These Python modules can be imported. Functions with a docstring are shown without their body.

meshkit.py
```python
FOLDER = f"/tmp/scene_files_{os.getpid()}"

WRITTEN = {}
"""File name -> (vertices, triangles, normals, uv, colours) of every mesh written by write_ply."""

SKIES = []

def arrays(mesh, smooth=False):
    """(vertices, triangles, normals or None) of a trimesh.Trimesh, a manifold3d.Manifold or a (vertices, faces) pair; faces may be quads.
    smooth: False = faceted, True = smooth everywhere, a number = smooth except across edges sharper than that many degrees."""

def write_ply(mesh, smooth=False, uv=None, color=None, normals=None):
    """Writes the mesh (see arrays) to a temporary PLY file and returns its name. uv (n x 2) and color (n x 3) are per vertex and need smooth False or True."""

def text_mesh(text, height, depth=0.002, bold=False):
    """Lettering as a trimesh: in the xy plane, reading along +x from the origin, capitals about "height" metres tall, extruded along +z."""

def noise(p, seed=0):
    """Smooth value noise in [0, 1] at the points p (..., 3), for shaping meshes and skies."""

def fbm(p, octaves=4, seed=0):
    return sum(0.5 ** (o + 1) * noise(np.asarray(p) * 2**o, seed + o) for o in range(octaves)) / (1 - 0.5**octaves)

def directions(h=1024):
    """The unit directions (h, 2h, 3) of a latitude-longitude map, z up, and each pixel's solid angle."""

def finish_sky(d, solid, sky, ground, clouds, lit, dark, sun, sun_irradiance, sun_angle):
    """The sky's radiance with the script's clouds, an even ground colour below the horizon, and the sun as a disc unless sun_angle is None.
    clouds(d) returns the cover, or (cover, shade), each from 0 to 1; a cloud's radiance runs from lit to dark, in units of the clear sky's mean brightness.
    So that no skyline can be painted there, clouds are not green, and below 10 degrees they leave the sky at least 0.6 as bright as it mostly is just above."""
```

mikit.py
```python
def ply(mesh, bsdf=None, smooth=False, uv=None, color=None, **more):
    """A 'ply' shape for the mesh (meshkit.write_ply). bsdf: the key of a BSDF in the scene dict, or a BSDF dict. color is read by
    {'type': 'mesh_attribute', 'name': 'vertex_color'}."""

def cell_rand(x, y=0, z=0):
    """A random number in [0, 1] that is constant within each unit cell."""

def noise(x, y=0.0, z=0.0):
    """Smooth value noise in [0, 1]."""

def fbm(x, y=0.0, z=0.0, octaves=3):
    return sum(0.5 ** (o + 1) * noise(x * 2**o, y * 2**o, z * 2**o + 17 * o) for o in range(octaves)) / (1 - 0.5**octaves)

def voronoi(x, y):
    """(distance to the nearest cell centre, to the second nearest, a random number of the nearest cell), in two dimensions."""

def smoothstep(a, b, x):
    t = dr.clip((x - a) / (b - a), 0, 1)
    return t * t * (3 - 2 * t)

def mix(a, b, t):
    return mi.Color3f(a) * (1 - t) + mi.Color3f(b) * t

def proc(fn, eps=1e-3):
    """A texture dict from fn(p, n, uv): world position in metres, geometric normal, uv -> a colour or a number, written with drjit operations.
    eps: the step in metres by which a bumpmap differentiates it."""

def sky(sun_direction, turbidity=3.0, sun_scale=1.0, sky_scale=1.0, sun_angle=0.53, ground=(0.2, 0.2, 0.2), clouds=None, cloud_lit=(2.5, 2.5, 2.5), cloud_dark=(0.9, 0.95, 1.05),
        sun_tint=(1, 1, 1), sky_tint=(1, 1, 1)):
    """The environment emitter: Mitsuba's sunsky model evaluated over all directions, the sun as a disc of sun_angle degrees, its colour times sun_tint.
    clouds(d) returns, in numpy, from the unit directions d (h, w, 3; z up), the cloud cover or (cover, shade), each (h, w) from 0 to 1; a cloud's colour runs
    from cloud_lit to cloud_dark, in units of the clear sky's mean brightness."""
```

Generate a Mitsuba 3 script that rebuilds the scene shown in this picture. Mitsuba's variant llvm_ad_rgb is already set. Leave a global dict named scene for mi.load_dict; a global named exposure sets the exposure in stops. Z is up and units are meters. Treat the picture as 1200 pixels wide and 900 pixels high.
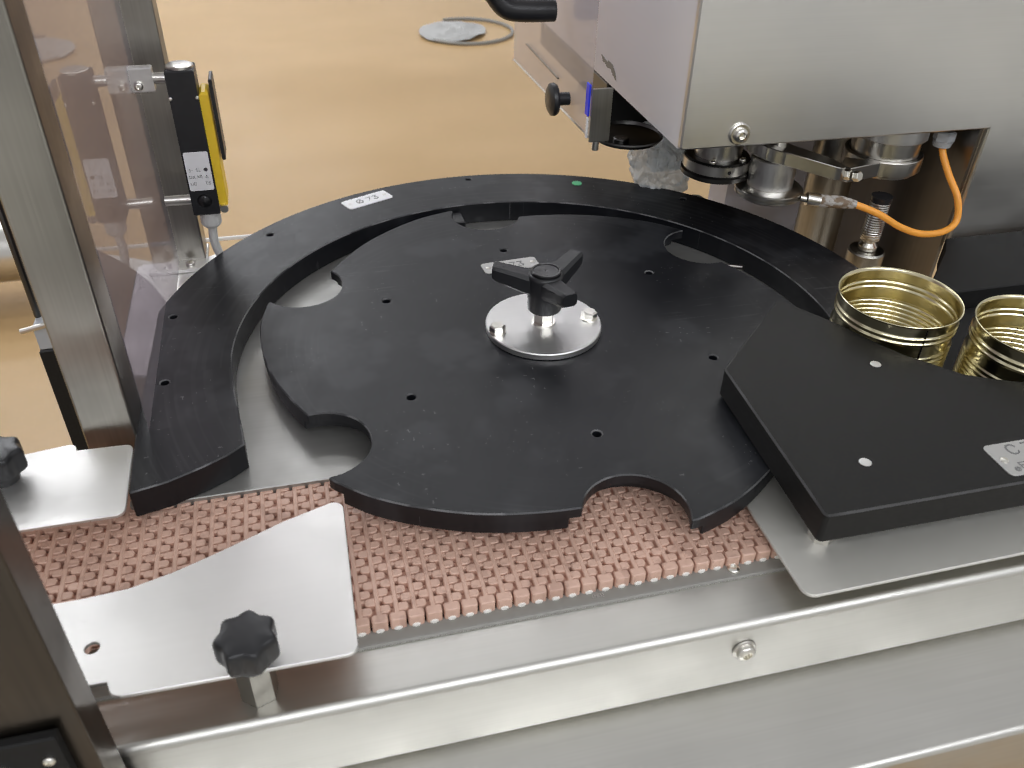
import math, random
import numpy as np, trimesh, mapbox_earcut, drjit as dr, mitsuba as mi
import mikit, meshkit
from mikit import proc, noise, fbm, voronoi, cell_rand, smoothstep, mix
from shapely.geometry import Polygon, Point, box as sbox
from shapely.ops import unary_union
from shapely import affinity

random.seed(7); rng = np.random.default_rng(7)
T = mi.ScalarTransform4f
PI = math.pi
scene, labels = {}, {}
exposure = 0.2

# ---------------------------------------------------------------- camera
CAM = dict(f=1016.19, pitch=.637613, yaw=.262068, roll=.0275268, pos=(-.180493, -.57816, .389556))
def camera():
    p, y, ro = CAM['pitch'], CAM['yaw'], CAM['roll']
    d = np.array([math.cos(p)*math.sin(y), math.cos(p)*math.cos(y), -math.sin(p)])
    r = np.cross(d, [0, 0, 1]); r /= np.linalg.norm(r); u = np.cross(r, d)
    up = -math.sin(ro)*r + math.cos(ro)*u
    o = np.array(CAM['pos'])
    return {'type': 'thinlens', 'aperture_radius': .0013, 'focus_distance': .74, 'fov_axis': 'x', 'fov': math.degrees(2*math.atan(600/CAM['f'])), 'near_clip': .02, 'far_clip': 100.,
            'to_world': T().look_at(origin=o.tolist(), target=(o+d).tolist(), up=up.tolist())}
scene['camera'] = camera()

# ---------------------------------------------------------------- light: the hall's even light and its ceiling lamps
scene['room_light'] = {'type': 'constant', 'radiance': {'type': 'rgb', 'value': [.46, .46, .465]}}
LAMPS = [(-2.3, 2.1, .5), (-.6, 2.1, .5), (1.1, 2.1, .5), (-2.9, 3.3, .9), (-1.2, 3.3, 1.5), (-2.9, 4.2, .9), (-1.2, 4.2, 1.5), (.4, 3.4, .35), (-.6, 5.3, 1.3), (-2.2, 5.5, 1.3),
         (-2.2, 9.5, 1.), (-.2, 9.5, 1.), (-1.2, 12., 1.), (-1.3, -2.0, .55), (.5, -2.0, .55), (2.3, -2.0, .45),
         (-1.3, -3.4, 1.7), (.5, -3.4, 1.7), (2.3, -3.4, 1.5), (.5, -5.0, 1.7), (2.3, -5.0, 1.7)]
LAMP_Z, LAMP_SIZE, LAMP_RADIANCE = 2.6, (1.5, .32), (8.4, 8.6, 9.0)

# ---------------------------------------------------------------- helpers
def T4(m): return np.asarray(m, float)
def rotm(axis, deg):
    return trimesh.transformations.rotation_matrix(math.radians(deg), axis)
def tr(mesh, loc=(0, 0, 0), rot=()):
    m = mesh.copy()
    for ax, deg in rot: m.apply_transform(rotm(ax, deg))
    m.apply_translation(loc); return m
def cat(*ms):
    return trimesh.util.concatenate([m for m in ms if m is not None])
def orient(m):
    if m.volume < 0: m.invert()
    return m
def loop_inset(pts, d):
    """Every vertex of a closed counter-clockwise loop moved inwards by d along its mitre."""
    p = np.asarray(pts); a = p-np.roll(p, 1, 0); b = np.roll(p, -1, 0)-p
    a /= np.maximum(np.linalg.norm(a, axis=1, keepdims=True), 1e-12); b /= np.maximum(np.linalg.norm(b, axis=1, keepdims=True), 1e-12)
    na = np.stack([-a[:, 1], a[:, 0]], 1); nb = np.stack([-b[:, 1], b[:, 0]], 1)
    m = na+nb; l = np.maximum((m*m).sum(1, keepdims=True), .3)
    return p+m*2/l*d
def prism(poly, z0, z1, ch=0., chb=0., hole_ch=None):
    """A shapely polygon raised from z0 to z1 with its upper (ch) and lower (chb) edges chamfered."""
    polys = poly.geoms if hasattr(poly, 'geoms') else [poly]
    out = []
    for pg in polys:
        pg = pg.simplify(2e-6)
        rings = []
        e = np.array(pg.exterior.coords)[:-1]
        if Polygon(e).exterior.is_ccw is False: e = e[::-1]
        rings.append((e, 1))
        for h in pg.interiors:
            q = np.array(h.coords)[:-1]
            if h.is_ccw: q = q[::-1]
            rings.append((q, 0))
        V, F, off = [], [], 0
        top, bot = [], []
        for q, ext in rings:
            c = ch if ext or hole_ch is None else hole_ch
            lv = []
            if chb: lv += [(z0, chb), (z0+chb, 0)]
            else: lv += [(z0, 0)]
            if c: lv += [(z1-c, 0), (z1, c)]
            else: lv += [(z1, 0)]
            n = len(q)
            L = []
            for z, d in lv:
                p2 = loop_inset(q, d) if d else q
                L.append(p2); V.append(np.column_stack([p2, np.full(n, z)]))
            i = np.arange(n); j = (i+1) % n
            for k in range(len(lv)-1):
                a, b = off+k*n, off+(k+1)*n
                F.append(np.stack([a+i, a+j, b+j], 1)); F.append(np.stack([a+i, b+j, b+i], 1))
            bot.append((L[0], off)); top.append((L[-1], off+(len(lv)-1)*n)); off += n*len(lv)
        for caps, flip in ((top, False), (bot, True)):
            tri = mapbox_earcut.triangulate_float64(np.vstack([c[0] for c in caps]), np.cumsum([len(c[0]) for c in caps]).astype(np.uint32)).reshape(-1, 3).astype(int)
            if len(tri) and np.cross(np.diff(np.vstack([c[0] for c in caps])[tri[:, :2]], axis=1)[:, 0], np.vstack([c[0] for c in caps])[tri[:, 2]]-np.vstack([c[0] for c in caps])[tri[:, 0]]).sum() < 0: tri = tri[:, ::-1]
            idx = np.concatenate([c[1]+np.arange(len(c[0])) for c in caps])
            t = idx[tri]; F.append(t[:, ::-1] if flip else t)
        out.append(orient(trimesh.Trimesh(np.vstack(V), np.vstack(F), process=False)))
    return cat(*out)
def rpoly(pts, r=0., seg=6):
    p = Polygon(pts)
    return p.buffer(-r, quad_segs=seg).buffer(r, quad_segs=seg) if r else p
def rrect(x0, y0, x1, y1, r, seg=5):
    return sbox(x0+r, y0+r, x1-r, y1-r).buffer(r, quad_segs=seg)
def bx(x0, x1, y0, y1, z0, z1, ch=.0008):
    ch = min(ch, .3*min(x1-x0, y1-y0, z1-z0))
    return prism(sbox(x0, y0, x1, y1), z0, z1, ch, ch)
def lathe(prof, n=48, loc=(0, 0, 0), closed=False):
    """profile [(r, z)...] round z; ends on the axis are closed."""
    p = np.asarray(prof, float); t = np.arange(n)/n*2*PI; V = []; F = []
    for r, z in p: V.append(np.column_stack([r*np.cos(t), r*np.sin(t), np.full(n, z)]))
    i = np.arange(n); j = (i+1) % n; m = len(p)
    for k in range(m if closed else m-1):
        a, b = k*n, ((k+1) % m)*n
        F.append(np.stack([a+i, a+j, b+j], 1)); F.append(np.stack([a+i, b+j, b+i], 1))
    V = np.vstack(V); F = np.vstack(F)
    if not closed:
        V = np.vstack([V, [[0, 0, p[0, 1]], [0, 0, p[-1, 1]]]])
        F = np.vstack([F, np.stack([j, i, i*0+m*n], 1), np.stack([(m-1)*n+i, (m-1)*n+j, i*0+m*n+1], 1)])
    me = orient(trimesh.Trimesh(V, F, process=False)); me.apply_translation(loc); return me
def catmull(pts, n=10):
    p = np.asarray(pts, float); p = np.vstack([2*p[0]-p[1], p, 2*p[-1]-p[-2]]); o = []
    for i in range(1, len(p)-2):
        for t in np.arange(n)/n:
            o.append(.5*(2*p[i]+(p[i+1]-p[i-1])*t+(2*p[i-1]-5*p[i]+4*p[i+1]-p[i+2])*t*t+(3*p[i]-p[i-1]-3*p[i+1]+p[i+2])*t**3))
    return np.vstack([o, p[-2]])
def tube(pts, r, n=12, smooth_n=0):
    p = catmull(pts, smooth_n) if smooth_n else np.asarray(pts, float)
    rr = np.full(len(p), r) if np.isscalar(r) else np.interp(np.linspace(0, 1, len(p)), np.linspace(0, 1, len(r)), r)
    d = np.gradient(p, axis=0); d /= np.linalg.norm(d, axis=1, keepdims=True)
    a = np.cross(d[0], [.3, .5, .8]); a /= np.linalg.norm(a); V = []
    t = np.arange(n)/n*2*PI
    for k in range(len(p)):
        a = a-d[k]*(a@d[k]); a /= np.linalg.norm(a); b = np.cross(d[k], a)
        V.append(p[k]+rr[k]*(np.cos(t)[:, None]*a+np.sin(t)[:, None]*b))
    m = len(p); i = np.arange(n); j = (i+1) % n; F = []
    for k in range(m-1):
        F.append(np.stack([k*n+i, k*n+j, (k+1)*n+j], 1)); F.append(np.stack([k*n+i, (k+1)*n+j, (k+1)*n+i], 1))
    V = np.vstack(V+[p[:1], p[-1:]])
    F = np.vstack(F+[np.stack([j, i, i*0+m*n], 1), np.stack([(m-1)*n+i, (m-1)*n+j, i*0+m*n+1], 1)])
    return orient(trimesh.Trimesh(V, F, process=False))
def stack(levels):
    """Loops of one vertex count, [(points (n, 2), z)...], skinned and capped."""
    n = len(levels[0][0]); V = np.vstack([np.column_stack([p, np.full(n, z)]) for p, z in levels]); F = []
    i = np.arange(n); j = (i+1) % n; m = len(levels)
    for k in range(m-1):
        F.append(np.stack([k*n+i, k*n+j, (k+1)*n+j], 1)); F.append(np.stack([k*n+i, (k+1)*n+j, (k+1)*n+i], 1))
    V = np.vstack([V, [[*np.mean(levels[0][0], 0), levels[0][1]], [*np.mean(levels[-1][0], 0), levels[-1][1]]]])
    F = np.vstack(F+[np.stack([j, i, i*0+m*n], 1), np.stack([(m-1)*n+i, (m-1)*n+j, i*0+m*n+1], 1)])
    return orient(trimesh.Trimesh(V, F, process=False))
def ngon(r, n, ph=0., c=(0, 0)):
    t = np.arange(n)/n*2*PI+ph
    return np.column_stack([c[0]+r*np.cos(t), c[1]+r*np.sin(t)])
def hexhead(r, z0, z1, loc=(0, 0), ph=.2):
    return prism(Polygon(ngon(r, 6, ph, loc)), z0, z1, r*.13, r*.05)
def to_y(mesh, loc):
    """A shape made round +z turned to face the viewer's side (-y) and put at loc."""
    return tr(mesh, loc, [((1, 0, 0), 90)])
def cap_screw(r, h, socket=True):
    """Button head screw with a hexagon socket, pointing up z."""
    p = [(r, 0), (r, h*.45), (r*.93, h*.7), (r*.78, h*.9), (r*.55, h)]
    if socket: p += [(r*.5, h), (r*.46, h*.35)]
    return lathe(p, 28)
_used = {}
def key_for(name):
    if name not in scene and name not in labels: return name
    k = 1
    while f'{name}_{k:03d}' in scene or f'{name}_{k:03d}' in labels: k += 1
    return f'{name}_{k:03d}'
def thing(name, label, cat_, group=None, kind=None):
    k = key_for(name); labels[k] = {'label': label, 'category': cat_}
    if group: labels[k]['group'] = group
    if kind: labels[k]['kind'] = kind
    return k
def part(parent, name, mesh, mat, smooth=32, label=None, kind=None, **more):
    k = key_for(f'{parent}__{name}')
    scene[k] = mikit.ply(mesh, mat, smooth=smooth, **more)
    if label or kind:
        labels[k] = {}
        if label: labels[k]['label'] = label
        if kind: labels[k]['kind'] = kind
    return k
def single(name, label, cat_, mesh, mat, smooth=32, group=None, **more):
    k = key_for(name); scene[k] = mikit.ply(mesh, mat, smooth=smooth, **more)
    labels[k] = {'label': label, 'category': cat_}
    if group: labels[k]['group'] = group
    return k
def setting(name, mesh, mat, smooth=32):
    scene[name] = mikit.ply(mesh, mat, smooth=smooth); labels[name] = {'kind': 'structure'}
    return name
def text(s, h, loc, rotz=0, depth=.0003, bold=False, center=True, plane='z'):
    m = meshkit.text_mesh(s, h, depth, bold).copy()
    if center: m.apply_translation([-m.bounds[:, 0].mean(), -m.bounds[:, 1].mean(), 0])
    if rotz: m.apply_transform(rotm((0, 0, 1), rotz))
    if plane == 'y': m.apply_transform(rotm((1, 0, 0), 90))
    m.apply_translation(loc); return m

# ---------------------------------------------------------------- materials
def rgb(*v): return {'type': 'rgb', 'value': list(v)}
def mat(name, **k):
    scene[name] = {'type': 'principled', **{a: (rgb(*b) if isinstance(b, tuple) else b) for a, b in k.items()}}
    return name
def steel_mat(name, lo, hi, rough, axis, grain=1., smear=.08, metallic=1.):
    """Brushed stainless: fine streaks along one axis, faint wiped smears."""
    def q(p):
        x, y, z = p.x, p.y, p.z
        if axis == 'x': a, b, c = x*18, y*900*grain, z*900*grain
        elif axis == 'y': a, b, c = x*900*grain, y*18, z*900*grain
        else: a, b, c = x*900*grain, y*900*grain, z*18
        s = .6*noise(a, b, c)+.4*noise(a*.5+7, b*.31, c*.31)
        return s
    def col(p, n, uv):
        s = q(p); w = fbm(p.x*14, p.y*14, p.z*14)
        return mix(lo, hi, dr.clip(.30+.30*(s-.5)+.2+.5*(w-.5), 0, 1))
    def rg(p, n, uv):
        wipe = smoothstep(.56, .70, noise(p.x*7+p.z*11, p.y*9, p.z*4-p.x*3))*fbm(p.x*60, p.y*60, p.z*60)
        return rough+.10*wipe+.06*(q(p)-.5)+smear*2*(fbm(p.x*23+3, p.y*23, p.z*23)-.5)
    return mat(name, base_color=proc(col), metallic=metallic, roughness=proc(rg), specular=.5)
steel_mat('steel_plate', (.70, .695, .68), (.80, .795, .785), .36, 'x')
steel_mat('steel_sheet', (.74, .73, .705), (.80, .79, .77), .47, 'x', 1., .10)
mat('steel_blasted', base_color=(.62, .61, .56), metallic=.5, roughness=.5)
steel_mat('steel_base', (.26, .258, .245), (.42, .415, .395), .36, 'x', 1., .18, .7)
steel_mat('steel_rail', (.56, .55, .515), (.70, .69, .65), .36, 'x', 1., .12)
steel_mat('steel_head', (.72, .71, .68), (.82, .81, .78), .36, 'x', 1., .10)
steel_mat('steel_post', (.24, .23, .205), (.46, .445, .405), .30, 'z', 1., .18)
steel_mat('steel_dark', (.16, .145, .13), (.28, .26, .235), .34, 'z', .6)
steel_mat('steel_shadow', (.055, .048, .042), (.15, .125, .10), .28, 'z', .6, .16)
mat('panel_matte', base_color=(.76, .75, .78), metallic=.2, roughness=.42)
mat('steel_turned', base_color=(.66, .64, .60), metallic=1., roughness=.24)
mat('steel_bright', base_color=(.80, .78, .72), metallic=1., roughness=.16)
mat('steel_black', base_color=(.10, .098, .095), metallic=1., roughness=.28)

def black_col(p, n, uv):
    scr = smoothstep(.84, .95, noise(p.x*34, p.y*700, p.z*50))*smoothstep(.55, .8, noise(p.x*7+4, p.y*7, 3.))
    d = dr.sqrt(p.x*p.x+p.y*p.y)
    rub = smoothstep(.55, .85, noise(d*420, dr.atan2(p.y, p.x)*2.6, 5.))*smoothstep(.15, .22, d)*smoothstep(.8, .9, n.z)*fbm(p.x*20, p.y*20, 3.)
    dust = smoothstep(.5, .75, fbm(p.x*26+2, p.y*26, 1., 4))
    c = mix((.0055, .0060, .0078), (.0095, .0102, .0128), dr.clip(fbm(p.x*16, p.y*16, p.z*16), 0, 1))
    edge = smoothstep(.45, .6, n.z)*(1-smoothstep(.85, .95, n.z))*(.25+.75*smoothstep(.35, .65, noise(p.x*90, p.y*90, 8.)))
    speck = smoothstep(.93, .97, noise(p.x*420, p.y*420, 6.))*smoothstep(.5, .7, noise(p.x*30, p.y*30, 9.))
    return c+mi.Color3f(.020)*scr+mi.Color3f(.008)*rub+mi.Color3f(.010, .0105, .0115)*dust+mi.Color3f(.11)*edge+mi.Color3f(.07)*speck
def black_rough(p, n, uv):
    d = dr.sqrt(p.x*p.x+p.y*p.y)
    turned = noise(d*2200, 0., 0.)
    return .37+.20*(fbm(p.x*19, p.y*19, p.z*19)-.5)+.08*(turned-.5)+.07*(noise(p.x*60, p.y*700, 2.)-.5)
mat('black_plastic', base_color=proc(black_col), roughness=proc(black_rough), specular=.36)
def black2_col(p, n, uv):
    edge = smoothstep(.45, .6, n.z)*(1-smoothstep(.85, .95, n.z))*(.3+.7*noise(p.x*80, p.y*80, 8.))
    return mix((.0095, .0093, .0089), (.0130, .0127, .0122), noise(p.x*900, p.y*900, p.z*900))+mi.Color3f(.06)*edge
mat('black_guide', base_color=proc(black2_col), roughness=.46, specular=.22)
mat('black_knob', base_color=(.012, .0125, .0145), roughness=.33, specular=.55)
mat('black_gloss', base_color=(.008, .008, .009), roughness=.16, specular=.5)
mat('black_rubber', base_color=(.008, .008, .008), roughness=.65, specular=.3)
def belt_col(p, n, uv):
    w = fbm(p.x*30, p.y*30, p.z*30); s = noise(p.x*400, p.y*400, p.z*400)
    g = cell_rand(dr.floor(p.x/.0108+.5), 0., 0.)
    c = mix((.55, .345, .265), (.66, .445, .35), dr.clip(.35*w+.4*s+.2*g, 0, 1))
    return mix(c, (.30, .17, .13), .3*smoothstep(.66, .8, noise(p.x*150+9, p.y*150, 1.)))
mat('belt_pink', base_color=proc(belt_col), roughness=.42, specular=.45)
mat('pin_white', base_color=(.82, .80, .75), roughness=.4)
mat('strip_grey', base_color=(.24, .235, .215), roughness=.45)
mat('label_white', base_color=(.78, .78, .79), roughness=.35)
mat('label_metal', base_color=(.47, .465, .45), metallic=.55, roughness=.38)
mat('ink', base_color=(.05, .05, .055), roughness=.5)
mat('ink_grey', base_color=(.16, .16, .16), roughness=.5)
mat('green_plug', base_color=(.10, .46, .22), roughness=.4)
mat('yellow_plastic', base_color=(.80, .54, .03), roughness=.35)
mat('cable_grey', base_color=(.55, .55, .53), roughness=.45)
mat('cable_orange', base_color=(.95, .40, .06), roughness=.38)
mat('gland_grey', base_color=(.42, .44, .46), roughness=.4)
def dirty(p, n, uv):
    return mix((.42, .40, .37), (.20, .14, .09), smoothstep(.42, .62, fbm(p.x*220, p.y*220, p.z*220)))
mat('dirty_white', base_color=proc(dirty), roughness=.6)
mat('grey_paint', base_color=(.42, .43, .50), roughness=.4)
mat('blue_plastic', base_color=(.03, .05, .85), roughness=.3)
def can_in(p, n, uv):
    return mix((.68, .62, .41), (.76, .70, .49), noise(p.x*300, p.y*300, p.z*25))
mat('can_gold', base_color=proc(can_in), metallic=1., roughness=.17)
mat('can_seam', base_color=(.05, .045, .04), metallic=.8, roughness=.4)
def floor_col(p, n, uv):
    w = fbm(p.x*1.1, p.y*1.9, 0.); f = fbm(p.x*9, p.y*14, 2.); s = noise(p.x*260, p.y*260, 0.)
    c = mix((.40, .262, .122), (.475, .322, .165), dr.clip(1.7*(w-.5)+.5, 0, 1))
    c = mix(c, (.40, .285, .125), .12*smoothstep(.45, .75, f))
    return c*(.985+.03*s)
def floor_rough(p, n, uv): return .24+.10*(fbm(p.x*4, p.y*4, 1.)-.3)
mat('floor_epoxy', base_color=proc(floor_col), roughness=proc(floor_rough), specular=.3)
mat('floor_grey', base_color=(.46, .44, .395), roughness=.4)
mat('line_white', base_color=(.8, .79, .76), roughness=.4)
scene['pane_glass'] = {'type': 'blendbsdf', 'weight': .34, 'a': {'type': 'thindielectric', 'int_ior': 1.75, 'specular_transmittance': rgb(.46, .40, .44)},
                       'b': {'type': 'twosided', 'bsdf': {'type': 'principled', 'base_color': rgb(.36, .315, .34), 'roughness': .25}}}
scene['clear_glass'] = {'type': 'blendbsdf', 'weight': .34, 'a': {'type': 'thindielectric', 'int_ior': 1.49, 'specular_transmittance': rgb(.86, .84, .86)},
                        'b': {'type': 'twosided', 'bsdf': {'type': 'principled', 'base_color': rgb(.66, .63, .70), 'roughness': .3}}}
scene['film'] = {'type': 'blendbsdf', 'weight': .6, 'a': {'type': 'thindielectric', 'int_ior': 1.5},
                 'b': {'type': 'twosided', 'bsdf': {'type': 'principled', 'base_color': rgb(.92, .98, 1.0), 'roughness': .12}}}
scene['grey_film'] = {'type': 'twosided', 'bsdf': {'type': 'principled', 'base_color': rgb(.36, .36, .35), 'roughness': .22, 'specular': .6}}
scene['lamp_body'] = {'type': 'twosided', 'bsdf': {'type': 'diffuse', 'reflectance': rgb(.8, .8, .8)}}

# ---------------------------------------------------------------- setting: floor
setting('floor', trimesh.Trimesh([[-30, -.8, -.8], [30, -.8, -.8], [30, 40, -.8], [-30, 40, -.8]], [[0, 1, 2], [0, 2, 3]], process=False), 'floor_epoxy', False)
setting('aisle_floor', trimesh.Trimesh([[-30, -20, -.8], [30, -20, -.8], [30, -.8, -.8], [-30, -.8, -.8]], [[0, 1, 2], [0, 2, 3]], process=False), 'floor_grey', False)
k = thing('ceiling_light', 'white fluorescent lamp panels on the hall ceiling, above and out of frame', 'ceiling light')
for x, y, power in LAMPS:
    w, d = LAMP_SIZE
    m = trimesh.Trimesh([[x-w/2, y-d/2, LAMP_Z], [x+w/2, y-d/2, LAMP_Z], [x+w/2, y+d/2, LAMP_Z], [x-w/2, y+d/2, LAMP_Z]], [[0, 2, 1], [0, 3, 2]], process=False)
    part(k, 'diffuser', m, 'lamp_body', False, emitter={'type': 'area', 'radiance': rgb(*[c*power for c in LAMP_RADIANCE])})
    part(k, 'housing', bx(x-w/2-.02, x+w/2+.02, y-d/2-.02, y+d/2+.02, LAMP_Z+.004, LAMP_Z+.06, .004), 'lamp_body')

# ---------------------------------------------------------------- machine table and base plate
PLATE_Z, BELT_Z = -.024, -.027
def arc(r, a0, a1, n, c=(0, 0)):
    t = np.radians(np.linspace(a0, a1, n)); return [(c[0]+r*math.cos(q), c[1]+r*math.sin(q)) for q in t]
k = thing('machine_table', 'bright steel machine table under the black curved guide, seen at its far left edge', 'machine table')
part(k, 'top', prism(rpoly([(-.345, .05), (-.345, .238), (-.285, .238), (-.262, .252), (-.20, .285), (.27, .285), (.33, .05), (.28, -.08), (.12, -.1)], .01), -.06, -.030, .0015), 'steel_sheet')
part(k, 'edge_rail', bx(-.34, .0, .300, .304, -.0440, -.0400, .001), 'line_white', label='thin white rail running along behind the table edge')
k = thing('base_plate', 'flat steel plate under the star wheel and curved guide, edged by the belt', 'plate')
part(k, 'sheet', prism(rpoly([(-.318, -.1185), (.12, -.1185), (.30, -.06), (.33, .0), (.25, .24), (.05, .315), (-.13, .285), (-.27, .14), (-.30, .02)], .004), -.0295, PLATE_Z, .0006), 'steel_base')

# ---------------------------------------------------------------- star wheel
PROF = [(-141, .2362), (-139.6, .2355), (-134.3, .2335), (-129, .2300), (-124.6, .2268), (-116.4, .2215), (-107.4, .2150), (-99.3, .2102), (-94, .2085), (-92, .2085)]
def star(pocket_r, pocket_c, holes=True, dr_=0.):
    pts = []
    for q in range(6):
        for a in np.linspace(-141, -88, 40):
            if a <= -90.2: r = np.interp(a, [p[0] for p in PROF], [p[1] for p in PROF])
            else: r = np.interp(a, [-90.2, -88], [.2085, .225])
            pts.append(((r+dr_)*math.cos(math.radians(a+60*q)), (r+dr_)*math.sin(math.radians(a+60*q))))
        for a in np.linspace(-87, -82, 5):
            r = .236
            pts.append(((r+dr_)*math.cos(math.radians(a+60*q)), (r+dr_)*math.sin(math.radians(a+60*q))))
    p = Polygon(pts).buffer(0)
    for q in range(6):
        a = math.radians(-90.0+60*q)
        c = Point(pocket_c*math.cos(a), pocket_c*math.sin(a)).buffer(pocket_r, quad_segs=20)
        p = p.difference(c)
    p = p.buffer(-.0012, quad_segs=4).buffer(.0012, quad_segs=4)
    if hasattr(p, 'geoms'): p = max(p.geoms, key=lambda g: g.area)
    if holes:
        for q in range(6):
            a = math.radians(30+60*q)
            p = p.difference(Point(.1395*math.cos(a), .1395*math.sin(a)).buffer(.0034, quad_segs=8))
    return p
k = thing('rotary_star', 'large black plastic star wheel with six rounded pockets in the middle', 'star wheel')
part(k, 'disc', prism(star(.0343, .2185), -.0085, 0, .0009, .0004), 'black_plastic')
part(k, 'lower_disc', prism(star(.0425, .2190, False, -.0012), -.0185, -.0087, .0005, .0005), 'black_plastic')
hp = part(k, 'hub_plate', lathe([(.0470, .0002), (.0478, .0008), (.0478, .0050), (.0470, .0058)], 96), 'steel_plate', 40)
for x, y in ((-.0405, -.0065), (.0388, -.0018)):
    b = cat(lathe([(.0072, .0058), (.0072, .0068)], 24, (x, y, 0)), hexhead(.0066, .0068, .0122, (x, y), .3+x*9), lathe([(.0048, .0122), (.0046, .0126)], 20, (x, y, 0)))
    part(hp, 'bolt', b, 'steel_bright')
a = -6
lp = Polygon([(-.0270, .1159), (-.0262, .0950), (.0267, .1085), (.0240, .1189)]).buffer(0)
lp = affinity.translate(affinity.rotate(rrect(-.0265, -.0095, .0265, .0095, .003), 5), -.001, .1085)
q = part(k, 'label_plate', prism(lp, 0, .0008, .0002), 'label_metal', label='small silver label plate half hidden behind the clamping knob')
ca, sa = math.cos(math.radians(5)), math.sin(math.radians(5))
for u in (-.0215, .0215):
    part(q, 'rivet', lathe([(.0021, .0008), (.0021, .0013), (.0012, .0017)], 14, (-.001+u*ca, .1085+u*sa, 0)), 'steel_bright')
part(q, 'lettering', text('\u00d8 73', .0085, (-.001, .1085, .0008), 5), 'ink_grey', False)

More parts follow.
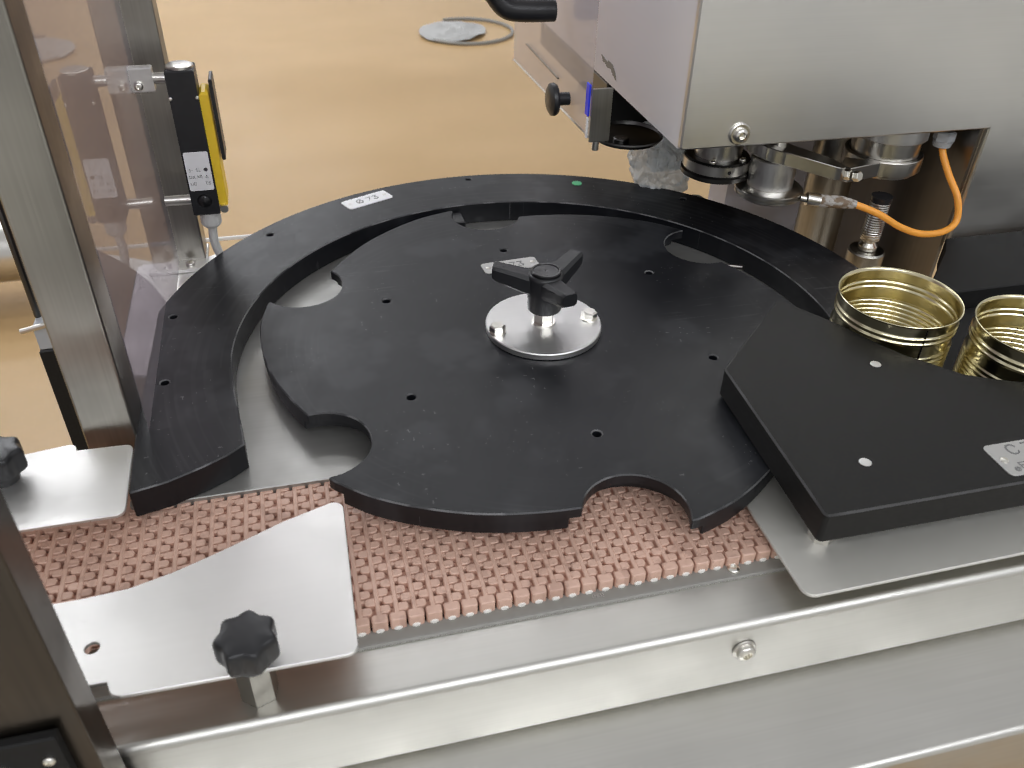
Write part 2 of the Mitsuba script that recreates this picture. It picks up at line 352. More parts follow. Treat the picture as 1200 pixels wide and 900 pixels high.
# three-armed knob on the hub
k = part(k, 'clamping_knob', lathe([(.0128, .0190), (.0138, .0200), (.0142, .0330), (.0150, .0490), (.0140, .0512), (.0128, .0520)], 40), 'black_knob', label='black three armed clamping knob on the hub')
part(k, 'nut', cat(lathe([(.0098, .0058), (.0098, .0074)], 28), hexhead(.0084, .0074, .0195, (0, 0), .1)), 'steel_bright')
def arm(ang):
    secs = []
    for t, w, zt, zb in ((.006, .0100, .0500, .0330), (.016, .0088, .0515, .0345), (.028, .0076, .0535, .0385), (.039, .0070, .0555, .0425), (.0425, .0058, .0550, .0445)):
        c = .32*w
        secs.append([(t, -w, zb+c), (t, -w, zt-c), (t, -w+c, zt), (t, w-c, zt), (t, w, zt-c), (t, w, zb+c), (t, w-c, zb), (t, -w+c, zb)])
    n = 8; V = np.array([p for s in secs for p in s]); F = []
    for s in range(len(secs)-1):
        for i in range(n):
            j = (i+1) % n; F += [[s*n+i, s*n+j, (s+1)*n+j], [s*n+i, (s+1)*n+j, (s+1)*n+i]]
    for i in range(1, n-1): F += [[0, i+1, i], [(len(secs)-1)*n, (len(secs)-1)*n+i, (len(secs)-1)*n+i+1]]
    m = orient(trimesh.Trimesh(V, F, process=False)); m.apply_transform(rotm((0, 0, 1), ang)); return m
for ang in (158, 37, -80): part(k, 'arm', arm(ang), 'black_knob', 28)
part(k, 'cap', lathe([(.0122, .0518), (.0122, .0538), (.0114, .0545), (.0104, .0545), (.0100, .0538), (.0010, .0540), (.0006, .0546)], 40), 'black_gloss')

# ---------------------------------------------------------------- curved outer guide
outer = arc(.3236, 5, 160, 90)+[(-.3096, .0951), (-.3098, .0751), (-.3109, .0311), (-.3125, -.0248), (-.3130, -.06), (-.3126, -.1056), (-.3120, -.1290)]
inner = [(-.2890, -.1235), (-.2655, -.1128), (-.2510, -.1045), (-.2400, -.0955), (-.2425, -.0678), (-.2467, -.034), (-.2490, .0)]+arc(.2497, 176, -9, 110)
ring = Polygon(outer+inner).buffer(0).difference(Point(.268, -.081).buffer(.0500, quad_segs=24))
ring = ring.buffer(-.0015, quad_segs=4).buffer(.0015, quad_segs=4)
if hasattr(ring, 'geoms'): ring = max(ring.geoms, key=lambda g: g.area)
RH = [(.3077, 134.3), (.3085, 164.1), (.2976, -178.1), (.3131, 89.6), (.3077, 45.0)]
for r, a_ in RH:
    ring = ring.difference(Point(r*math.cos(math.radians(a_)), r*math.sin(math.radians(a_))).buffer(.0032, quad_segs=8))
k = thing('curved_guide', 'wide black curved plastic guide wrapping round the back and left of the star wheel', 'guide rail')
part(k, 'body', prism(ring, PLATE_Z+.0004, -.002, .0009, .0004), 'black_plastic')
lc = np.array([-.1135, .2805]); la = math.degrees(math.atan2(.2801-.258, -.0841+.1321))
lp = affinity.translate(affinity.rotate(rrect(-.0265, -.0105, .0265, .0105, .0035), la, origin=(0, 0)), *lc)
q = part(k, 'label_plate', prism(lp, -.002, -.0012, .0002), 'label_white', label='white label plate reading 73 on the rear of the guide')
d = np.array([math.cos(math.radians(la)), math.sin(math.radians(la))])
for u in (-.021, .021):
    part(q, 'rivet', lathe([(.0020, -.0012), (.0020, -.0006), (.0011, -.0002)], 14, (lc[0]+u*d[0], lc[1]+u*d[1], 0)), 'steel_turned')
part(q, 'lettering', text('\u00d8 73', .0085, (lc[0], lc[1], -.0012), la), 'ink_grey', False)
part(k, 'plug', lathe([(.0056, -.002), (.0056, -.0014), (.0050, -.0012)], 24, (.1173, .2786, 0)), 'green_plug', label='round green plug in the rear of the guide')
# small stop block and pin showing in the wheel's rear pockets
single('stop_block', 'small black block under the rear pocket of the star wheel, behind its left lobe tip', 'block', bx(-.034, -.020, .222, .246, PLATE_Z+.0002, -.008, .001), 'black_knob')
k = thing('ejector_finger', 'thin curved steel strip in the right rear pocket of the star wheel', 'ejector')
part(k, 'strip', tube([(.155, .131, -.0215), (.175, .121, -.0210), (.196, .105, -.0205), (.212, .088, -.0200)], .0012, 8, 8), 'steel_bright')
part(k, 'pin', tube([(.2050, .0960, -.017), (.2160, .0800, -.011), (.2200, .0745, -.009)], .0030, 12), 'steel_turned')

# ---------------------------------------------------------------- conveyor belt
P, W = .0108, .0132
X0, NROW = -.4375, 56
Y0, Y1 = -.2465, -.092
def finger(x0, x1, y0, y1, z0, z1, side):
    """a flat finger, round at its free end (side +1 = right)"""
    r = .0021; yc = (y0+y1)/2; h = (y1-y0)/2; q = np.linspace(0, PI/2, 4)
    lo = [(x1-r+r*math.sin(t), y0+r-r*math.cos(t)) for t in q]; p = [(x0, y0)]+lo+[(x, 2*yc-y) for x, y in lo[::-1]]+[(x0, y1)]
    if side < 0: p = [(x0+x1-x, y) for x, y in p][::-1]
    return prism(Polygon(p), z0, z1, .0005)
def belt_row():
    ms = [bx(-.0015, .0015, Y0+.004, Y1, -.0105, 0, .0005)]
    n = int((Y1-Y0-.0065)/W)
    g, L = .00036, P-.0015-.0020
    y = Y0+.0066
    while y+W/2 < Y1:
        ms.append(finger(.0012, L, y+g, y+W/2-g, -.0100, 0, +1))
        ms.append(finger(-L, -.0012, y+W/2+g, y+W-g, -.0100, 0, -1))
        ms.append(bx(.0012, .0038, y+W/2+.0038, y+W-.0002, -.0100, -.0009, .0002))
        ms.append(bx(-.0040, -.0012, y+.0002, y+W/2-.0002, -.0100, -.0042, .0002))
        y += W
    e = P*.445
    ms.append(prism(rrect(-e, Y0, e, Y0+.0064, .0016, 3), -.0092, .0002, .0007))
    return cat(*ms)
k = thing('conveyor_belt', 'salmon pink modular plastic conveyor belt of interlocking links under the star wheel', 'conveyor belt')
row = mikit.ply(belt_row(), 'belt_pink', smooth=25)
pin = mikit.ply(lathe([(.0026, 0), (.0026, .0008), (.0020, .0012)], 10).apply_transform(rotm((1, 0, 0), 90)), 'pin_white', smooth=30)
for i in range(NROW):
    rk = key_for(f'{k}__link_row'); x = X0+i*P
    scene[rk] = {**row, 'to_world': T().translate([x, 0, BELT_Z])}
    scene[f'{rk}__pin'] = {**pin, 'to_world': T().translate([x-.0004, Y0+.0003, BELT_Z-.0072])@T().scale([1, 1, .62])}
part(k, 'bed', bx(-.46, .25, Y0+.003, Y1, -.046, -.0385, .001), 'black_rubber', label='dark bed under the belt links')

# ---------------------------------------------------------------- front side rail and shelf
k = thing('side_rail', 'long brushed steel side rail along the front edge of the conveyor belt', 'rail')
def folded(path, t, r, n=6):
    """A bent sheet of thickness t along a (y, z) path, every bend rounded with radius r, flats kept flat by support points."""
    from shapely.geometry import LineString
    p = np.asarray(path, float); c = [p[0]]
    for i in range(1, len(p)-1):
        u, w_ = p[i-1]-p[i], p[i+1]-p[i]; u /= np.linalg.norm(u); w_ /= np.linalg.norm(w_)
        h = math.acos(np.clip(u@w_, -1, 1))/2; d = r/math.tan(h); m = (u+w_)/np.linalg.norm(u+w_); o = p[i]+m*r/math.sin(h)
        a0, a1 = p[i]+u*d-o, p[i]+w_*d-o
        c.append(p[i]+u*(d+.0012))
        for q in np.linspace(0, 1, n+1):
            v = a0*(1-q)+a1*q; c.append(o+v/np.linalg.norm(v)*r)
        c.append(p[i]+w_*(d+.0012))
    c.append(p[-1]); c = np.array(c)
    d = np.gradient(c, axis=0); d /= np.linalg.norm(d, axis=1, keepdims=True); nn = np.stack([-d[:, 1], d[:, 0]], 1)
    return np.vstack([c, (c+nn*t)[::-1]])
def extrude_x(prof, x0, x1):
    p = Polygon(prof); m = prism(p, 0, x1-x0)
    V = m.vertices.copy(); m.vertices = np.column_stack([x0+V[:, 2], V[:, 0], V[:, 1]]); return orient(m)
part(k, 'channel', extrude_x(folded([(-.2505, -.0375), (-.2905, -.0375), (-.2915, -.0975), (-.2800, -.0978)], .003, .0055), -.42, .95), 'steel_rail', 30)
ws = part(k, 'wear_strip', bx(-.42, .95, -.2555, -.2440, -.0480, -.0352, .0006), 'strip_grey', label='grey plastic wear strip beside the belt')
part(ws, 'lettering', text('(PE1)', .0022, (-.0334, -.2500, -.0352), 0), 'label_metal', False)
part(ws, 'screw', tr(cap_screw(.0042, .0022), (.0585, -.2490, -.0352)), 'steel_bright')
b = part(k, 'washer', to_y(lathe([(.0078, 0), (.0078, .0012), (.0070, .0017)], 32), (.0500, -.2912, -.0595)), 'steel_turned')
part(k, 'screw', to_y(cap_screw(.0062, .0042), (.0500, -.2928, -.0595)), 'steel_bright')
k = thing('drip_shelf', 'wide steel shelf with a folded front lip under the side rail', 'shelf')
part(k, 'sheet', extrude_x(folded([(-.2500, -.0990), (-.3535, -.1174), (-.3555, -.30)], .003, .005), -.6, 1.2), 'steel_rail', 30)

# ---------------------------------------------------------------- support plates with star knobs
def star_knob(loc, r, z0, z1, ph=0., n=7):
    t = np.arange(168)/168*2*PI
    def lp(s, d=1.):
        q = r*s*(1-.15*d*np.abs(np.sin(.5*n*(t+ph)))**1.6)
        return np.column_stack([q*np.cos(t), q*np.sin(t)])
    h = z1-z0
    body = stack([(lp(.74, .3), z0+.30*h), (lp(.90, .7), z0+.33*h), (lp(.97), z0+.38*h), (lp(1.), z0+.46*h), (lp(1.), z0+.80*h), (lp(.985), z0+.87*h), (lp(.955), z0+.92*h), (lp(.91), z0+.955*h), (lp(.84, .9), z0+.975*h), (lp(.6, .4), z0+.995*h), (lp(.3, .2), z0+h)])
    neck = lathe([(r*.50, z0), (r*.52, z0+.02*h), (r*.60, z0+.32*h)], 28)
    return tr(body, loc), tr(neck, loc)
k = thing('front_support_plate', 'pale steel plate with a curved upper edge over the belt in the foreground', 'plate')
pts = [(-.1795, -.1655), (-.1815, -.2849), (-.3050, -.2836), (-.3081, -.2738), (-.41, -.2735), (-.41, -.2150), (-.3531, -.2145), (-.3290, -.2143), (-.3037, -.2123), (-.2800, -.2055), (-.2578, -.1966), (-.2360, -.1870), (-.2178, -.1786)]
pl = rpoly(pts, .0065, 7).difference(Point(-.3180, -.2500).buffer(.0038, quad_segs=8))
part(k, 'sheet', prism(pl, -.0022, .0003, .0004, .0003), 'steel_sheet')
part(k, 'spacer', tr(prism(Polygon(ngon(.0105, 6, .35)), -.0372, -.0022, .0005), (-.2375, -.2700, 0)), 'steel_post')
part(k, 'screw', tr(lathe([(.0034, 0), (.0034, .0008), (.0016, .0010), (.0012, .0004)], 18), (-.3180, -.2500, -.0060)), 'steel_dark')
bd, nk = star_knob((-.2362, -.2795, 0), .0164, .0003, .0265, .35)
k = part(k, 'lobed_knob', bd, 'black_knob', 35, label='black lobed plastic knob'); part(k, 'neck', nk, 'black_knob')
k = thing('rear_support_plate', 'pale steel plate at the left edge beside the end of the curved guide', 'plate')
pl = rpoly([(-.46, -.1510), (-.3115, -.1504), (-.3126, -.0815), (-.3486, -.0805), (-.3500, -.0725), (-.3959, -.0795), (-.46, -.0860)], .0055, 7)
part(k, 'sheet', prism(pl, -.0022, .0003, .0004, .0003), 'steel_sheet')
part(k, 'spacer', tr(prism(Polygon(ngon(.0105, 6, .2)), -.05, -.0022, .0005), (-.3860, -.1000, 0)), 'steel_turned')
bd, nk = star_knob((-.3880, -.1010, 0), .0164, .0003, .0265, .1)
k = part(k, 'lobed_knob', bd, 'black_knob', 35, label='black lobed plastic knob'); part(k, 'neck', nk, 'black_knob')

# ---------------------------------------------------------------- right: cover plate and infeed guide
k = thing('cover_plate', 'steel plate with a rounded corner under the black guide block at right', 'plate')
pl = rpoly([(.1000, -.1600), (.0846, -.2095), (.0838, -.2200), (.0838, -.2885), (.0850, -.2912), (.95, -.2850), (.95, -.1500)], .0075, 6)
part(k, 'sheet', prism(pl, -.0225, -.0200, .0005, .0004), 'steel_blasted')
k = thing('infeed_guide', 'thick black plastic guide block with a concave rear edge, in front of the cans', 'guide block')
pts = [(.1025, -.1191), (.0960, -.2714), (.12, -.2718), (.60, -.2735), (.60, -.175), (.45, -.186), (.345, -.1866), (.3093, -.1805), (.2900, -.1722), (.2724, -.1628), (.2580, -.1465), (.2443, -.1309), (.2339, -.1133), (.2192, -.0830), (.1895, -.0367)]
pl = rpoly(pts, .0035, 5)
part(k, 'block', prism(pl, .0035, .0260, .0012, .0005), 'black_guide')
for x, y in ((.2149, -.1381), (.1459, -.2337)):
    part(k, 'dowel', lathe([(.0040, .0260), (.0040, .0264), (.0036, .0266)], 24, (x, y, 0)), 'steel_plate')
q = part(k, 'label_plate', prism(rpoly([(.2290, -.2370), (.30, -.2370), (.30, -.2665), (.2290, -.2665)], .004), .0260, .0268, .0002), 'label_metal', label='silver label plate with large letters, cut by the right edge of the photo')
part(q, 'rivet', lathe([(.0026, .0268), (.0026, .0274), (.0014, .0278)], 18, (.2345, -.2525, 0)), 'steel_bright')
part(q, 'lettering', cat(text('C 73', .0095, (.2420, -.2490, .0268), 0, center=False), text('EIN', .0055, (.2405, -.2615, .0268), 0, center=False), text('\u00a9', .0040, (.2375, -.2615, .0268), 0)), 'ink_grey', False)
part(k, 'spacer', tr(prism(Polygon(ngon(.0085, 6, .5)), -.0200, .0035, .0004), (.1180, -.2480, 0)), 'steel_turned')
part(k, 'spacer', tr(prism(Polygon(ngon(.0085, 6, .5)), -.0200, .0035, .0004), (.30, -.2560, 0)), 'steel_bright')

# ---------------------------------------------------------------- cans
def can_mesh(R, H):
    """Open can with a flanged rim, beaded wall (outside and inside follow each other)."""
    zs = np.linspace(0, H, 330)
    def bead(d):   # d: depth under the rim; out and in of the wall in metres
        o = 0*d
        for c, a, w in [(.0118, .0012, .0013), (.0164, .0012, .0013)]+[(.0300+.0042*q, .0011, .0013) for q in range(9)]:
            o = o+a*np.exp(-((d-c)/w)**2)
        return o
    o = [(R+bead(H-z)-.0004, z) for z in zs if z < H-.0022]
    rim = [(R+.0004, H-.0020), (R+.0012, H-.0010), (R+.0013, H-.0004), (R+.0009, H), (R+.0003, H-.0001), (R-.0004, H-.0009), (R-.0009, H-.0022)]
    i = [(R+bead(H-z)-.0010, z) for z in zs[::-1] if .001 < z < H-.0026]
    floor_ = [(R-.006, .0022), (R-.010, .0034), (R-.02, .0030), (.0005, .0030)]
    return lathe([(.0005, 0)]+o+rim+i+floor_, 112)
CR, CH = .0460, .0720
cm = can_mesh(CR, CH)
for (x, y), lab, sa in (((.2682, -.0812), 'open gold lacquered tin can nearest the star wheel, dark side seam visible', -98), ((.3480, -.1440), 'open gold lacquered tin can cut by the right edge of the photo', 60)):
    k = thing('tin_can', lab, 'can', 'open tin cans waiting behind the guide block')
    part(k, 'body', tr(cm, (x, y, BELT_Z)), 'can_gold', 40)
    s = math.radians(sa); rr = CR+.00025
    part(k, 'seam', tr(bx(-.0003, .0003, -.00045, .00045, .004, CH-.0030, .0001), (x+rr*math.cos(s), y+rr*math.sin(s), BELT_Z), [((0, 0, 1), sa-90)]), 'can_seam')

# ---------------------------------------------------------------- machine head
HX, HY, HZ, LX = .1505, .103, .1000, .4720
k = thing('seaming_machine', 'large brushed steel housing of the machine filling the upper right', 'machine housing')
def plate_y(poly_xz, y0, y1, ch=.001):
    m = prism(poly_xz, -y1, -y0, ch); V = m.vertices.copy(); m.vertices = np.column_stack([V[:, 0], -V[:, 2], V[:, 1]]); return orient(m)
front = rpoly([(HX, HZ+.001), (LX, HZ-.001), (LX, -.027), (.90, -.027), (.90, .60), (HX, .60)], .003)
fp = part(k, 'front_panel', plate_y(front, HY, HY+.006, .0015), 'steel_head')
part(k, 'left_panel', bx(HX+.0002, HX+.006, HY+.0062, .62, HZ, .60, .0008), 'panel_matte', label='paler left side panel of the housing')
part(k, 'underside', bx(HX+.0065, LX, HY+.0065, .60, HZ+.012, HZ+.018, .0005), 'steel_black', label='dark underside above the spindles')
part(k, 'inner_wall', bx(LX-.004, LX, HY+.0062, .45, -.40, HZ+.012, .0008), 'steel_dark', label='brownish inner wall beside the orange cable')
part(k, 'back_wall', bx(HX+.007, LX-.0045, .40, .406, HZ-.012, HZ+.0115, .0005), 'steel_black')
w = part(k, 'washer', to_y(lathe([(.0100, 0), (.0100, .0016), (.0090, .0024), (.0060, .0024)], 36), (.2056, HY-.0002, .1129)), 'steel_turned')
part(k, 'screw', to_y(cap_screw(.0064, .0046), (.2056, HY-.0024, .1129)), 'steel_bright')
# torn remains of a sticker on the left panel
st = Polygon([(.322, .1225), (.316, .1180), (.309, .1185), (.304, .1160), (.292, .1175), (.283, .1130), (.274, .1105), (.279, .1165), (.288, .1215), (.300, .1222), (.303, .1200), (.310, .1205)]).buffer(.0008)
m = prism(st, 0, .0004); V = m.vertices.copy(); m.vertices = np.column_stack([HX+.0001-V[:, 2], V[:, 0], V[:, 1]])
part(k, 'sticker_remains', orient(m), 'strip_grey', label='torn grey sticker remains on the left panel')
# spindles
k = thing('seaming_chuck', 'dark steel round chuck with set screws hanging under the left corner of the housing', 'chuck')
cx, cy = .2262, .1740
part(k, 'collar', lathe([(.010, .046), (.0315, .046), (.0345, .0475), (.0345, .0515), (.0325, .0530), (.0325, .0640), (.0310, .0655), (.0240, .0660)], 56, (cx, cy, 0)), 'steel_black')
part(k, 'band', lathe([(.0326, .0535), (.0331, .0538), (.0331, .0632), (.0326, .0636)], 56, (cx, cy, 0)), 'steel_turned')
part(k, 'shaft', lathe([(.0235, .0655), (.0235, .1120)], 40, (cx, cy, 0)), 'steel_turned')
for a_ in (-125, -55, 15):
    ax, ay = cx+.0278*math.cos(math.radians(a_)), cy+.0278*math.sin(math.radians(a_))
    part(k, 'screw', tr(cap_screw(.0034, .0030), (ax, ay, .0655)), 'steel_bright')
h = lathe([(.0018, 0), (.0018, .0006)], 12); h.apply_transform(rotm((1, 0, 0), 90))
part(k, 'grub_screw', tr(h, (cx-.002, cy-.0330, .0585)), 'black_rubber')
k = thing('seaming_roll', 'bright steel roll with a wide lower flange, wired to the orange cable', 'roll')
cx, cy = .2700, .1405
part(k, 'flange', lathe([(.012, .0330), (.0290, .0330), (.0325, .0350), (.0325, .0372), (.0310, .0380), (.0330, .0392), (.0330, .0415), (.0310, .0430), (.0215, .0440)], 64, (cx, cy, 0)), 'steel_turned')
part(k, 'barrel', lathe([(.0215, .0435), (.0222, .0445), (.0222, .0720), (.0210, .0730)], 56, (cx, cy, 0)), 'steel_plate')
part(k, 'shaft', lathe([(.0085, .0730), (.0085, .1130)], 32, (cx, cy, 0)), 'steel_turned')
k = thing('lever_arm', 'flat steel lever arm reaching from the roll to the clamped cylinder under the housing', 'lever')
c2 = (.3980, .1500)
ar = unary_union([Point(.2640, .1405).buffer(.0235), Polygon([(.262, .165), (.2480, .1220), (.3140, .1052), (.3260, .1350)]), Point(.3180, .1200).buffer(.0155)]).buffer(-.001).buffer(.002).buffer(-.001)
bar = prism(ar, 0, .0130, .0008, .0008); v = bar.vertices
bar.vertices = np.column_stack([v[:, 0], v[:, 1], v[:, 2]+.0755-.270*(v[:, 0]-.255)])
part(k, 'bar', bar, 'steel_turned')
cl = unary_union([Point(*c2).buffer(.0385, quad_segs=20), Polygon([(.3480, .1400), (.3310, .1240), (.3370, .1120), (.3760, .1200)])]).difference(Point(*c2).buffer(.0335, quad_segs=20)).buffer(-.0008).buffer(.0008)
part(k, 'clamp', prism(cl, .0510, .0660, .0008, .0008), 'steel_turned')
for x_, y_ in ((.3330, .1130), (.3400, .1075)):
    part(k, 'bolt', tr(hexhead(.0052, 0, .006), (x_, y_, .0600), [((1, 0, 0), 75), ((0, 0, 1), 20)]), 'steel_bright')
k = thing('clamped_cylinder', 'short thick steel cylinder held in the lever clamp under the housing', 'cylinder')
part(k, 'barrel', lathe([(.0310, .0465), (.0340, .0475), (.0340, .0500), (.0332, .0510), (.0332, .1125)], 64, (*c2, 0)), 'steel_turned')
part(k, 'upper_collar', lathe([(.0360, .0830), (.0372, .0840), (.0372, .1120)], 64, (*c2, 0)), 'steel_plate')
single('drive_shaft', 'thick vertical steel column behind the curved guide under the lever arm', 'shaft', lathe([(.0250, -.3), (.0250, .1125)], 48, (.4040, .2350, 0)), 'steel_post')
k = thing('spring_plunger', 'steel plunger with a coil spring standing behind the nearest can', 'plunger')
sx, sy = .3815, .1120
part(k, 'sleeve', lathe([(.0185, -.3000), (.0185, -.0270), (.0170, -.0250), (.0080, -.0250)], 36, (sx, sy, 0)), 'steel_post')
part(k, 'pin', lathe([(.0080, -.0252), (.0095, -.0240), (.0095, -.0200), (.0065, -.0160), (.0065, .0260)], 28, (sx, sy, 0)), 'steel_bright')
tt = np.linspace(0, 16*2*PI, 320)
part(k, 'spring', tube(np.column_stack([sx+.0090*np.cos(tt), sy+.0090*np.sin(tt), -.014+.042*tt/tt[-1]]), .0011, 6), 'steel_turned')
part(k, 'head', lathe([(.0100, .0280), (.0105, .0285), (.0105, .0340)], 24, (sx, sy, 0)), 'black_knob')
k = thing('orange_cable', 'orange sensor cable looping from the grey gland under the housing to the steel roll', 'cable')
CB = [(0.452, 0.135, 0.0767), (0.4526, 0.13, 0.0652), (0.4557, 0.116, 0.0481), (0.4607, 0.1, 0.0298), (0.4616, 0.092, 0.0091), (0.4451, 0.086, 0.0013), (0.4176, 0.084, 0.0022), (0.3916, 0.086, 0.0113), (0.3657, 0.09, 0.0257), (0.3429, 0.098, 0.0341), (0.3293, 0.104, 0.0353), (0.3093, 0.11, 0.0362), (0.2971, 0.1135, 0.0375), (0.2919, 0.116, 0.0377)]
part(k, 'wire', tube(CB[:-3], .0034, 14, 10), 'cable_orange')
part(k, 'gland', tr(cat(hexhead(.0105, 0, .010, (0, 0), .2), lathe([(.0085, -.006), (.0098, 0)], 24)), (CB[0][0], CB[0][1], CB[0][2]+.001)), 'gland_grey')
part(k, 'boot', tube([CB[-5], CB[-4], CB[-3]], [.0042, .0062, .0062], 16, 4), 'dirty_white', label='grimy white connector boot')
part(k, 'plug', tube(CB[-3:-1], .0064, 18), 'steel_turned')
part(k, 'tip', tube(CB[-2:], .0036, 14), 'steel_bright')
# lower casting behind
k = thing('machine_column', 'lilac grey painted column behind the spindles under the housing', 'column')
part(k, 'panel', bx(.34, LX-.006, .345, .390, -.40, HZ-.013, .002), 'grey_paint')
part(k, 'dark_door', bx(.228, .338, .330, .350, -.02, HZ-.005, .002), 'steel_dark')
single('rear_infeed_guide', 'black guide block behind the cans at the right edge, under the housing', 'guide block', prism(rpoly([(.365, -.004), (.95, -.004), (.95, .094), (.458, .094), (.440, .070)], .004), -.040, -.012, .001), 'black_rubber')
single('dead_plate', 'dark plate under the waiting cans at the right edge', 'plate', prism(rpoly([(.255, -.070), (.255, -.20), (.95, -.20), (.95, -.008), (.350, -.008)], .004), -.060, -.0285, .001), 'black_rubber')

# hanging clear chute with its knob, left of the housing
k = thing('clear_chute', 'clear plastic chute guard hanging left of the housing', 'chute guard')
def pane_x(x, pts): 
    n = len(pts); V = [(x, a, b) for a, b in pts]; return trimesh.Trimesh(V, [[0, i, i+1] for i in range(1, n-1)], process=False)
gx = .1000
part(k, 'pane', pane_x(gx, [(.2032, .0800), (.5025, .0690), (.5025, .26), (.2032, .26)]), 'clear_glass', False)
part(k, 'bottom_edge', tube([(gx, .2032, .0800), (gx, .5025, .0690)], .0012, 8), 'steel_turned')
part(k, 'slot', bx(gx-.0035, gx-.0015, .305, .435, .1050, .1068, .0003), 'steel_dark')
part(k, 'end_wall', bx(gx-.001, .1195, .1990, .2015, .0760, .128, .0006), 'steel_post')
part(k, 'inner_wall', bx(.1512, .2600, .2960, .3000, .0420, .0998, .0006), 'black_rubber')
part(k, 'shroud', bx(.1510, .1540, .3010, .56, .0700, .0985, .0006), 'steel_black')
part(k, 'stud', lathe([(.0035, .066), (.0035, .0765)], 16, (.108, .2050, 0)), 'steel_bright')
part(k, 'blue_strip', bx(gx-.0030, gx-.0012, .2035, .2120, .1000, .1310, .0006), 'blue_plastic', label='short blue strip at the near end of the clear pane')
part(k, 'edge_strip', bx(gx-.0030, gx-.0012, .2035, .2068, .0785, .0990, .0006), 'label_white')
def to_x(mesh, loc): return tr(mesh, loc, [((0, 1, 0), -90)])
k = part(k, 'side_knob', to_x(lathe([(.0080, .0120), (.0150, .0135), (.0165, .0160), (.0160, .0195), (.0120, .0220), (.0050, .0228)], 32), (gx, .2730, .0950)), 'black_knob', label='small black knob on the side')
part(k, 'stem', to_x(lathe([(.0065, .0), (.0065, .0122)], 24), (gx, .2730, .0950)), 'black_knob')
k = thing('dark_cup', 'dark round steel cup under the left edge of the housing', 'cup')
part(k, 'bowl', lathe([(.002, .0640), (.024, .0645), (.0335, .0680), (.0360, .0715), (.0355, .0730), (.0335, .0700), (.023, .0670), (.002, .0665)], 48, (.1490, .2250, 0)), 'steel_black')
part(k, 'button', lathe([(.0080, .0666), (.0080, .0705), (.0068, .0715)], 24, (.1400, .2180, 0)), 'steel_black')
k = thing('hand_grip', 'black plastic handle at the top edge, left of the housing', 'handle')
part(k, 'grip', tube([(.0000, .3050, .2250), (.0230, .3020, .1960), (.0380, .3000, .1800), (.0560, .3000, .1760), (.0880, .3000, .1750)], [.0085, .0098, .0108, .0110, .0108], 18, 6), 'black_knob')
# crumpled clear bag
bag = trimesh.creation.icosphere(5, 1.0); v = bag.vertices.copy()
n1 = meshkit.fbm(v*2.2+5, 3); n2 = meshkit.noise(v*4+11); n3 = meshkit.noise(v*8+3)
rr = .72+.40*n1+.45*np.abs(n2-.5)+.16*np.abs(n3-.5)
bag.vertices = v*rr[:, None]*[.034, .034, .048]+[.212, .275, .018]
single('plastic_bag', 'crumpled clear plastic bag behind the curved guide, left of the dark chuck', 'plastic bag', bag, 'film', 12)

# ---------------------------------------------------------------- left: guard posts, pane and safety switch
k = thing('guard_post', 'square brushed steel guard post standing at the left behind the rear plate', 'post')
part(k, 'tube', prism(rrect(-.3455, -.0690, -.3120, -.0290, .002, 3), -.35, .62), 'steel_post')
k = thing('guard_post', 'dark steel guard post further back, behind the safety switch', 'post')
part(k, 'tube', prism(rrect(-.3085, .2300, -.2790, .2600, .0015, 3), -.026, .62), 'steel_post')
q = part(k, 'foot', bx(-.3100, -.2775, .2100, .2620, -.0298, -.0260, .0006), 'steel_plate')
part(q, 'screw', tr(cap_screw(.0045, .003), (-.2930, .2200, -.0260)), 'steel_bright')
k = thing('guard_post', 'dark steel post in the bottom left corner, nearest the camera', 'post')
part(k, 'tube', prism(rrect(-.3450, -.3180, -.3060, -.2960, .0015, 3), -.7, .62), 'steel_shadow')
q = part(k, 'bracket', bx(-.3800, -.3160, -.3240, -.3182, -.06, .0330, .001), 'black_rubber')
part(q, 'screw', to_y(cap_screw(.0028, .002), (-.3222, -.3240, .0180)), 'steel_bright')
part(q, 'ring', to_y(lathe([(.0070, 0), (.0070, .0014), (.0048, .0014), (.0044, .0004)], 24), (-.3440, -.3240, .0130)), 'steel_turned')
k = thing('safety_screen', 'smoky clear reflective screen between the two left steel posts', 'safety screen')
part(k, 'sheet', pane_x(-.3040, [(-.0670, -.028), (.2290, -.028), (.2290, .62), (-.0670, .62)]), 'pane_glass', False)
# safety switch
k = thing('safety_switch', 'black and yellow safety switch with a grey cable mounted beside the rear post', 'switch')
def lean(m): return m
S0 = np.array([-.2640, .185, 0])
bdy = part(k, 'body', bx(-.2755, -.2525, .180, .205, .0420, .1690, .0012), 'black_knob')
part(bdy, 'end_cap', cat(lathe([(.0112, .1690), (.0112, .1705), (.0095, .1715)], 28, (-.2640, .1925, 0))), 'steel_turned')
part(bdy, 'dome', to_y(lathe([(.0062, 0), (.0050, .0022), (.0030, .0032), (.0008, .0036)], 20), (-.2640, .180, .0560)), 'black_gloss')
part(bdy, 'band_screw', cat(to_y(cap_screw(.0016, .0012), (-.2745, .1800, .1470)), to_y(cap_screw(.0016, .0012), (-.2535, .1800, .1470))), 'steel_bright')
lb = part(k, 'label', plate_y(rrect(-.2742, .0660, -.2538, .1010, .0016), .1794, .1800, .0001), 'label_white', label='white label with rows of small black symbols')
sy = []
for r_, row_ in enumerate((('I-', '1L', '\u25cf'), ('DX', 'XE', '\u2206'), ('UC', '', 'TS'))):
    for c_, s_ in enumerate(row_):
        if not s_: continue
        x = -.2700+.0060*c_; z = .0850-.0062*r_
        if s_ == '\u25cf': m = to_y(lathe([(.0017, 0), (.0017, .0002)], 16), (x, .1794, z))
        else: m = text(s_, .0028, (x, .1794, z), plane='y', depth=.0002)
        sy.append(m)
part(lb, 'symbols', cat(*sy), 'ink', False)
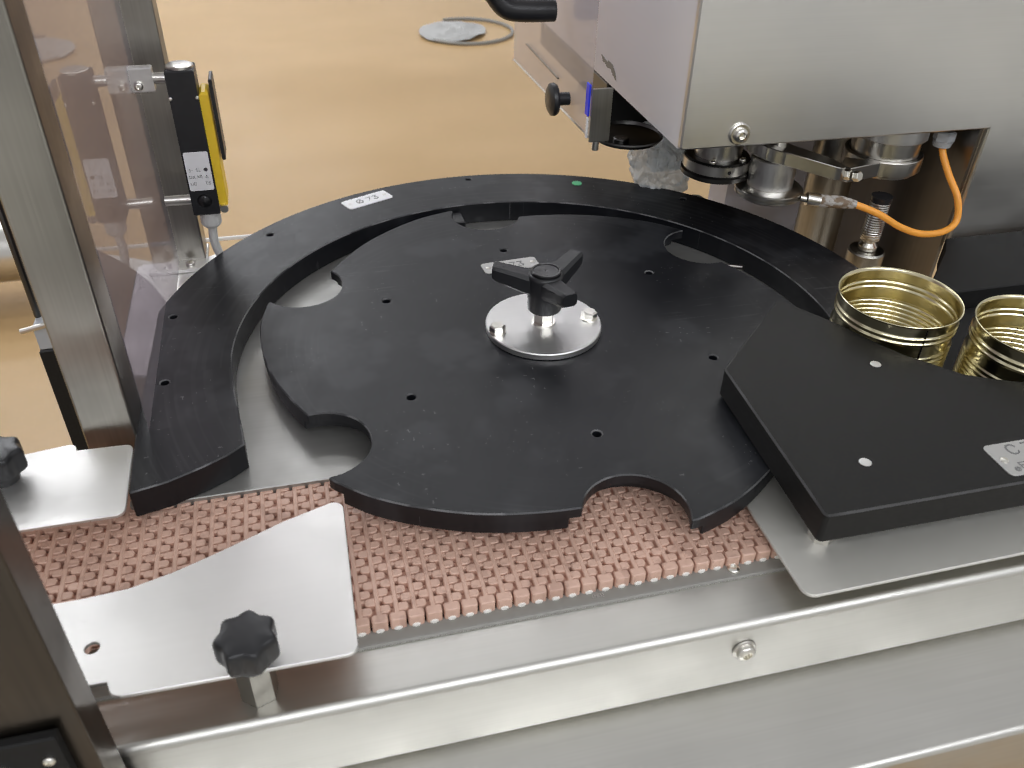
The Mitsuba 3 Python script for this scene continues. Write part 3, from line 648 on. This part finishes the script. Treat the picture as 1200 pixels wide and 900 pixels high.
ye = part(k, 'actuator', bx(-.2523, -.2450, .182, .210, .0480, .1500, .0025), 'yellow_plastic', label='yellow strip along the right side')
part(ye, 'pivot', to_y(lathe([(.0036, 0), (.0036, .003)], 16), (-.2487, .1822, .0470)), 'steel_bright')
part(k, 'back_plate', bx(-.2435, -.2405, .190, .215, .0880, .1580, .0008), 'black_knob')
part(k, 'boot', lathe([(.0062, .0260), (.0082, .0280), (.0092, .0300), (.0092, .0420)], 24, (-.2630, .1920, 0)), 'cable_grey')
part(k, 'cable', tube([(-.2630, .1920, .0270), (-.2640, .1925, .0100), (-.2610, .1960, -.0080), (-.2560, .2040, -.0240), (-.2500, .2200, -.0340)], .0040, 12, 8), 'cable_grey')
for z, nm in ((.1600, 'hinge_rod'), (.0520, 'hinge_rod')):
    r = lathe([(.0046, 0), (.0046, .024)], 20); r.apply_transform(rotm((0, 1, 0), 90))
    part(k, nm, tr(r, (-.2990, .1950, z)), 'steel_turned')
part(k, 'bracket', bx(-.3060, -.2860, .1900, .2000, .1500, .1700, .001), 'steel_plate')
part(k, 'bracket_screw', to_y(cap_screw(.0038, .004), (-.2980, .1900, .1560)), 'steel_bright')

# beyond the left post: leg, rod and pipe
k = thing('black_stand', 'black square stand leg with a grey cap behind the left guard post', 'stand')
part(k, 'leg', bx(-.4110, -.3830, .1000, .1300, -.60, -.0310, .0015), 'black_guide')
q = part(k, 'cap', bx(-.4095, -.3835, .1005, .1295, -.0308, -.0060, .0015), 'gland_grey')
part(q, 'lever', tube([(-.4180, .0960, -.0080), (-.4080, .0980, -.0070), (-.3980, .1000, -.0060)], .0024, 10), 'steel_bright')
part(k, 'rod', tube([(-.4070, .1150, -.0060), (-.4070, .1150, .60)], .0028, 10), 'steel_black')
k = thing('floor_pipe', 'large horizontal steel pipe near the floor at the left edge', 'pipe')
pm = lathe([(.085, -2.0), (.085, 1.00)], 48); pm.apply_transform(rotm((0, 1, 0), 90))
part(k, 'tube', tr(pm, (-1.75, 1.62, -.66)), 'steel_turned')
# grey film and wire ring lying on the floor
k = thing('plastic_wrap', 'crumpled grey plastic wrap with a dark ring lying on the tan floor', 'plastic wrap')
t = np.linspace(0, 2*PI, 73); n_ = 24; V, F = [], []
for i, q in enumerate(np.linspace(.02, 1, n_)):
    for a_ in t[:-1]:
        u, w_ = q*math.cos(a_), q*math.sin(a_)
        V.append((.665+.17*u+.03*w_, 3.92+.19*w_, 0))
V = np.array(V); V[:, 2] = -.795+.05*meshkit.fbm(V*[14, 14, 1]+3, 3)*np.clip(1.25-np.hypot((V[:, 0]-.665)/.19, (V[:, 1]-3.92)/.2), .15, 1)
for i in range(n_-1):
    for j in range(72): F += [[i*72+j, i*72+(j+1) % 72, (i+1)*72+(j+1) % 72], [i*72+j, (i+1)*72+(j+1) % 72, (i+1)*72+j]]
part(k, 'film', trimesh.Trimesh(V, F, process=False), 'grey_film', True)
part(k, 'ring', tube([(.735+.235*math.cos(q), 3.92+.235*math.sin(q), -.79) for q in np.linspace(-2.5, 1.9, 60)], .008, 8), 'strip_grey')
